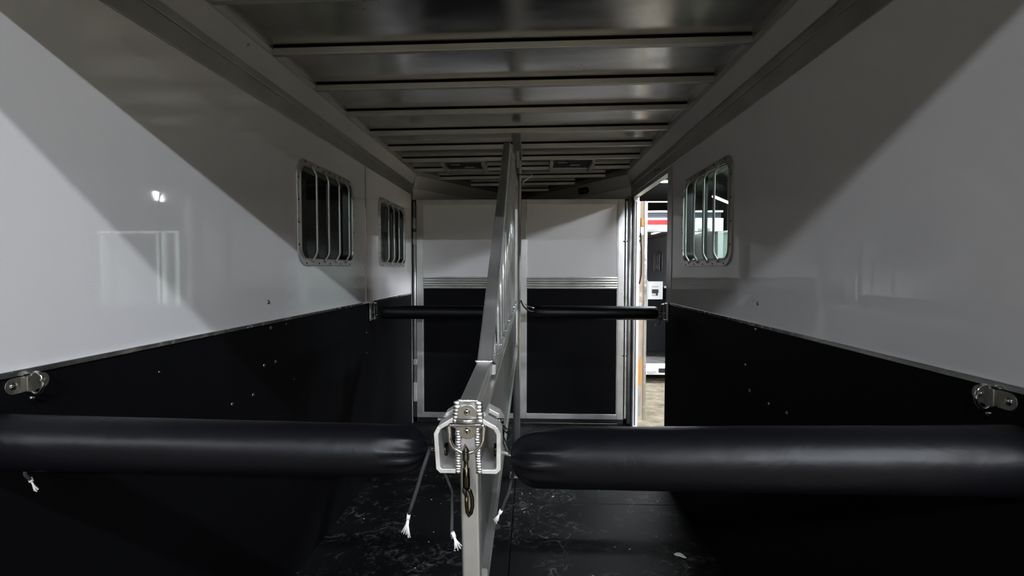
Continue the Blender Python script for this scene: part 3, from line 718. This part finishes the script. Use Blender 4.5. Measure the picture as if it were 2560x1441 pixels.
# chest bars further in
def chest(xa, xb, za, zb, label, wallside):
    T, A, B_, d = padded((xa, 3.42, za), (xb, 3.42, zb), .047, 'chest_bar', (xa, 3.42, 1.10), label, 'padded bar', 'padded chest bars', 40)
    return T
T = chest(-.002, .862, 1.155, 1.154, 'slim padded black bar hung between pole and open door', 1)
T.put(MB().tube([(-.07, 3.45, 1.235), (-.055, 3.43, 1.20), (-.02, 3.42, 1.165)], .005, 8), 'pole_strap', 'black')
T.put(MB().tube([(-.045, 3.40, 1.215), (-.02, 3.385, 1.20), (.006, 3.372, 1.195), (.022, 3.37, 1.187)], .0035, 8), 'clip_prong', 'chrome')
T.put(MB().tube([(-.03, 3.40, 1.185), (-.014, 3.385, 1.172), (.006, 3.372, 1.167), (.022, 3.37, 1.166)], .0035, 8), 'clip_prong', 'chrome')
T.put(MB().tube([(.855, 3.42, 1.154), (.915, 3.42, 1.154)], .006, 10), 'pin', 'chrome')
c = T.put(MB().tube([(.86, 3.40, 1.13), (.87, 3.39, 1.10), (.858, 3.385, 1.075)], .003, 6), 'drawstring', 'cord'); frayed(T, c, (.835, 3.385, 1.085), (0.1, 0, -1), .016, .2, 4, .0014)
T = chest(-1.055, -.135, 1.152, 1.152, 'slim padded black bar hung between pole and closed door', -1)
T.put(MB().tube([(-1.06, 3.42, 1.152), (-1.105, 3.42, 1.152)], .006, 10), 'pin', 'chrome')
def chest_bracket(x, sg, label):
    i = -sg
    T = TH('bar_bracket', (x, 3.42, 1.10), label, 'bracket', 'chest bar brackets')
    poly = strip([(x + i * .006, 1.222), (x + i * .036, 1.212), (x + i * .040, 1.110), (x + i * .006, 1.106)], .006)
    T.put(MB().prism(poly, 'y', 3.375, 3.445), 'strap', 'alu_bright', .001)
    T.put(MB().box(min(x, x + i * .006), max(x, x + i * .006), 3.392, 3.432, 1.095, 1.232), 'wall_plate', 'alu', .001)
    T.put(MB().tube([(x + i * .030, 3.37, 1.225), (x + i * .046, 3.365, 1.205), (x + i * .060, 3.365, 1.17), (x + i * .058, 3.365, 1.145)], .0035, 8), 'keeper', 'black')
    T.put(MB().tube([(x + i * .040, 3.37, 1.138), (x + i * .066, 3.37, 1.138)], .003, 8), 'keeper_pin', 'chrome')
chest_bracket(XL + .009, -1, 'small bent aluminium bracket beside the closed door holding the chest bar')
chest_bracket(XR - .006, 1, 'small bent aluminium bracket on the jamb of the open door holding the chest bar')

# ---------------------------------------------------------------- tie brackets on the walls
def tie(x, sg, y, label):
    i = -sg; xs = lambda a: x + i * (.004 + a)
    T = TH('tie_bracket', (x, y, 1.17), label, 'bracket', 'tie brackets on the walls')
    pl = T.put(MB().prism([(p[0] + y, p[1] + 1.196) for p in rrect(.098, .036, .0178, 8)], 'x', xs(0), xs(.003)), 'plate', 'steel', .0008)
    for dy in (-.032, .032): T.put(MB().dome((xs(.003), y + dy, 1.196), (i, 0, 0), .0085, .005, 16, 4), 'bolt', 'chrome', parent=pl)
    T.put(MB().prism([(p[0] + y, p[1] + 1.196) for p in rrect(.020, .037, .004, 4)], 'x', xs(.002), xs(.012)), 'raised_loop', 'steel', .002)
    ring = [(xs(.010 + .016 * math.cos(a) + .008), y + .003, 1.196 + .024 * math.sin(a)) for a in [2 * math.pi * k / 20 for k in range(20)]]
    T.put(MB().tube(ring, .0038, 10, closed=True), 'ring', 'chrome')
    T.put(MB().dome((xs(.014), y - .004, 1.166), (i * .3, -.5, -1), .006, .008, 10, 4), 'ring_end', 'chrome')
tie(XL, -1, 1.058, 'worn steel tie bracket with ring bolted to the wall with the closed door')
tie(XR, 1, 1.026, 'worn steel tie bracket with ring bolted to the wall with the open door')
# hook over the door header
T = TH('header_hook', (.90, 3.75, 2.16), 'small black hook screwed under the cove over the open door', 'hook')
T.put(MB().box(.912, .924, 3.66, 3.80, 2.168, 2.178), 'plate', 'black', .002)
T.put(MB().tube([(.915, 3.70, 2.172), (.900, 3.69, 2.168), (.890, 3.685, 2.176)], .004, 8), 'prong', 'black')

# ---------------------------------------------------------------- roof vents
def vent(x0, x1, y0, y1, z, label):
    T = TH('roof_vent', ((x0 + x1) / 2, (y0 + y1) / 2, z), label, 'vent', 'roof vents')
    h0, h1 = z - .052, z - .0005
    T.put(MB().box(x0, x0 + .028, y0, y1, h0, h1), 'side_rail', 'alu', .002)
    T.put(MB().box(x1 - .028, x1, y0, y1, h0, h1), 'side_rail', 'alu', .002)
    T.put(MB().box(x0 + .028, x1 - .028, y0, y0 + .012, h0 + .03, h1), 'cross_rail', 'alu_dull', .002)
    T.put(MB().box(x0 + .028, x1 - .028, y1 - .012, y1, h0 + .012, h1), 'cross_rail', 'alu_dull', .002)
    T.put(MB().box(x0 + .028, x1 - .028, y0 + .012, y1 - .012, h0 + .030, h1 - .001), 'screen', 'black')
    for k in range(2): T.put(MB().box(x0 + .07 + k * .11, x0 + .15 + k * .11, y0 + .10 + k * .10, y0 + .112 + k * .10, h0 + .025, h0 + .031), 'slat', 'alu')
vent(-.765, -.395, 4.22, 4.60, 2.373, 'square roof vent with dark screen between divider and closed door')
vent(.155, .530, 4.19, 4.585, 2.380, 'square roof vent with dark screen between divider and open door')

# ---------------------------------------------------------------- parked trailer seen through the open door
PT = TH('parked_trailer', (2.05, 8.3, -.42), 'white trailer with red stripe standing open beyond the escape door', 'trailer')
def pt(name, mat, x0, x1, y0, y1, z0, z1, bev=0.0, parent=None, label=None): return PT.put(MB().box(x0, x1, y0, y1, z0, z1), name, mat, bev, parent, label=label)
pt('header', 'white_paint', .98, 3.12, 8.28, 8.42, 2.07, 2.29, .01)
pt('red_stripe', 'red_paint', .97, 2.44, 8.272, 8.30, 2.185, 2.262, .004)
pt('upper_band', simple('dark_blue_grey_band', (.06, .065, .08), .3), 1.0, 3.10, 8.34, 8.45, 2.29, 2.385)
pt('roof_edge', 'white_paint', .98, 3.12, 8.30, 8.45, 2.385, 2.415, .004)
pt('roof', 'white_paint', .98, 3.12, 8.42, 13.3, 2.30, 2.40)
for x in (1.80, 2.62):
    PT.put(MB().prism([(p[0] + x + .19, p[1] + 2.115) for p in rrect(.20, .042, .020, 6)], 'y', 8.262, 8.283), 'clearance_lamp', 'alu_white', .004)
pt('side_wall', 'grey_wall', .98, 1.04, 8.42, 13.3, -.1, 2.30); pt('side_wall', 'grey_wall', 3.06, 3.12, 8.42, 13.3, -.1, 2.30)
pt('rear_post', 'white_paint', .98, 1.08, 8.28, 8.42, -.28, 2.07, .01); pt('rear_post', 'alu_white', 3.03, 3.12, 8.28, 8.42, -.28, 2.07, .01)
pt('front_wall', 'grey_wall', 1.04, 3.06, 13.24, 13.3, -.1, 2.30)
pt('bumper', 'white_paint', .98, 3.12, 8.22, 8.42, -.275, -.122, .01)
PT.put(MB().prism([(p[0] + 1.98, p[1] - .225) for p in rrect(.16, .05, .024, 6)], 'y', 8.205, 8.225), 'tail_lamp', 'alu_white', .004)
pt('step_pad', 'black', 2.09, 2.6, 8.20, 8.225, -.235, -.165, .004)
pt('deck', simple('dirty_grey_deck', (.07, .068, .065), .8, var=.6, vs_=6), 1.04, 3.06, 8.42, 13.24, -.2, -.12)
pt('inner_lining', 'black_lining', 3.045, 3.062, 8.42, 13.24, -.12, 1.05)
pt('ceiling_skin', 'alu_dull', 1.04, 3.06, 8.42, 13.24, 2.24, 2.30)
for y0, x0 in ((9.0, 2.55), (10.2, 2.62)): pt('light_strip', 'strip_glow', x0, x0 + .05, y0, y0 + .9, 2.22, 2.24)
pt('light_strip', 'strip_glow', 2.96, 3.0, 8.9, 10.0, 2.10, 2.13)
# barred window in its wall
wf = MB().ring(rrect(.78, .52, .085, 8, 12.2, 1.635), rrect(.70, .44, .06, 8, 12.2, 1.635), 'x', 3.05, 3.062); wf = PT.put(wf, 'window_frame', 'alu')
pt('window_glass', 'black', 3.056, 3.064, 11.85, 12.55, 1.40, 1.87, 0, wf)
for k in range(4): PT.put(MB().tube([(3.045, 11.95 + .165 * k, 1.40), (3.03, 11.95 + .165 * k, 1.44), (3.03, 11.95 + .165 * k, 1.83), (3.045, 11.95 + .165 * k, 1.87)], .011, 8), 'window_bar', 'alu_bright', parent=wf)
# latch panel on its open partition
lp_ = pt('latch_panel', 'white_paint', 2.08, 2.34, 8.98, 9.00, .92, 1.24, .006)
pt('latch', 'black', 2.15, 2.26, 8.96, 8.98, 1.03, 1.10, .004, lp_); pt('latch_lever', 'black', 2.22, 2.245, 8.95, 8.98, .99, 1.07, .003, lp_)
for z in (1.14, .985): pt('keeper', 'grey_wall', 2.15, 2.26, 8.968, 8.98, z, z + .018, .002, lp_)
pt('panel_post', 'alu_white', 2.05, 2.078, 8.97, 9.0, .55, 1.26, .003, lp_); pt('knob', 'alu', 2.36, 2.40, 8.97, 9.0, 1.12, 1.16, .006, lp_)
pt('partition', 'black_lining', 2.05, 2.85, 9.0, 9.03, .0, .92)
# roof rail on top
pt('roof_rail', 'white_paint', 1.1, 2.86, 10.5, 10.53, 2.84, 2.862)
for x in (1.15, 2.0, 2.84): pt('rail_post', 'white_paint', x - .012, x + .012, 10.5, 10.53, 2.40, 2.84)
for y in (10.2, 11.1):
    for x in (1.02, 3.08):
        PT.put(MB().tube([(x - .1, y, -.12), (x + .1, y, -.12)], .30, 24), 'wheel', 'black')
# pale green trailer side seen through the right window
GT = TH('box_trailer', (4.6, 9.5, -.42), 'pale green box trailer parked beyond the barred window', 'trailer')
GT.put(MB().box(3.70, 6.16, 13.96, 14.0, .14, 2.14), 'front_wall', 'grey_wall')
GT.put(MB().box(3.70, 6.16, 9.50, 14.0, .10, .14), 'deck', 'alu_dull')
GT.put(MB().box(6.16, 6.20, 9.50, 14.0, .10, 2.14), 'side_panel', 'green_paint', .004)
for x0, x1 in ((3.66, 4.70), (4.88, 5.07)): GT.put(MB().box(x0, x1, 9.5, 9.56, .10, 2.14), 'rear_panel', 'green_paint', .006)
GT.put(MB().box(3.66, 3.70, 9.56, 14.0, .10, 2.14), 'side_panel', 'green_paint', .004)
GT.put(MB().box(3.64, 6.22, 9.48, 14.02, 2.14, 2.185), 'roof_cap', 'white_paint', .01)
GT.put(MB().box(3.64, 6.22, 9.47, 9.52, .02, .12), 'bumper', 'alu', .01)
GT.put(MB().box(3.68, 3.71, 9.485, 9.505, .15, 2.12), 'corner_strip', 'white_paint', .004)
for y in (11.0, 12.0):
    for x in (3.75, 6.1): GT.put(MB().tube([(x - .1, y, -.10), (x + .1, y, -.10)], .32, 24), 'wheel', 'black')

# ---------------------------------------------------------------- barn strip lights
for (nm, c, d, ln, st, lab) in BARN_LIGHTS:
    T = TH(nm, c, lab, 'light', 'barn strip lights')
    C, D = Vector(c), Vector(d).normalized(); Nn = Vector((-D.y, D.x, 0))
    def ob(hw, z0, z1, l):
        q = [C - D * l / 2 - Nn * hw, C + D * l / 2 - Nn * hw, C + D * l / 2 + Nn * hw, C - D * l / 2 + Nn * hw]
        return MB().hexa([(p.x, p.y, C.z + z0) for p in q], [(p.x, p.y, C.z + z1) for p in q])
    mt = emit('led_tube_glow', (0.88, 0.935, 1.0), st)
    T.put(ob(.075, 0, .05, ln), 'tube', mt)
    T.put(ob(.09, .05, .11, ln + .04), 'housing', 'white_paint', .004)
    for sx in (-1, 1):
        p = C + D * sx * ln * .4; T.put(MB().tube([(p.x, p.y, C.z + .11), (p.x, p.y, 6.7)], .006, 6), 'hanger', 'black')
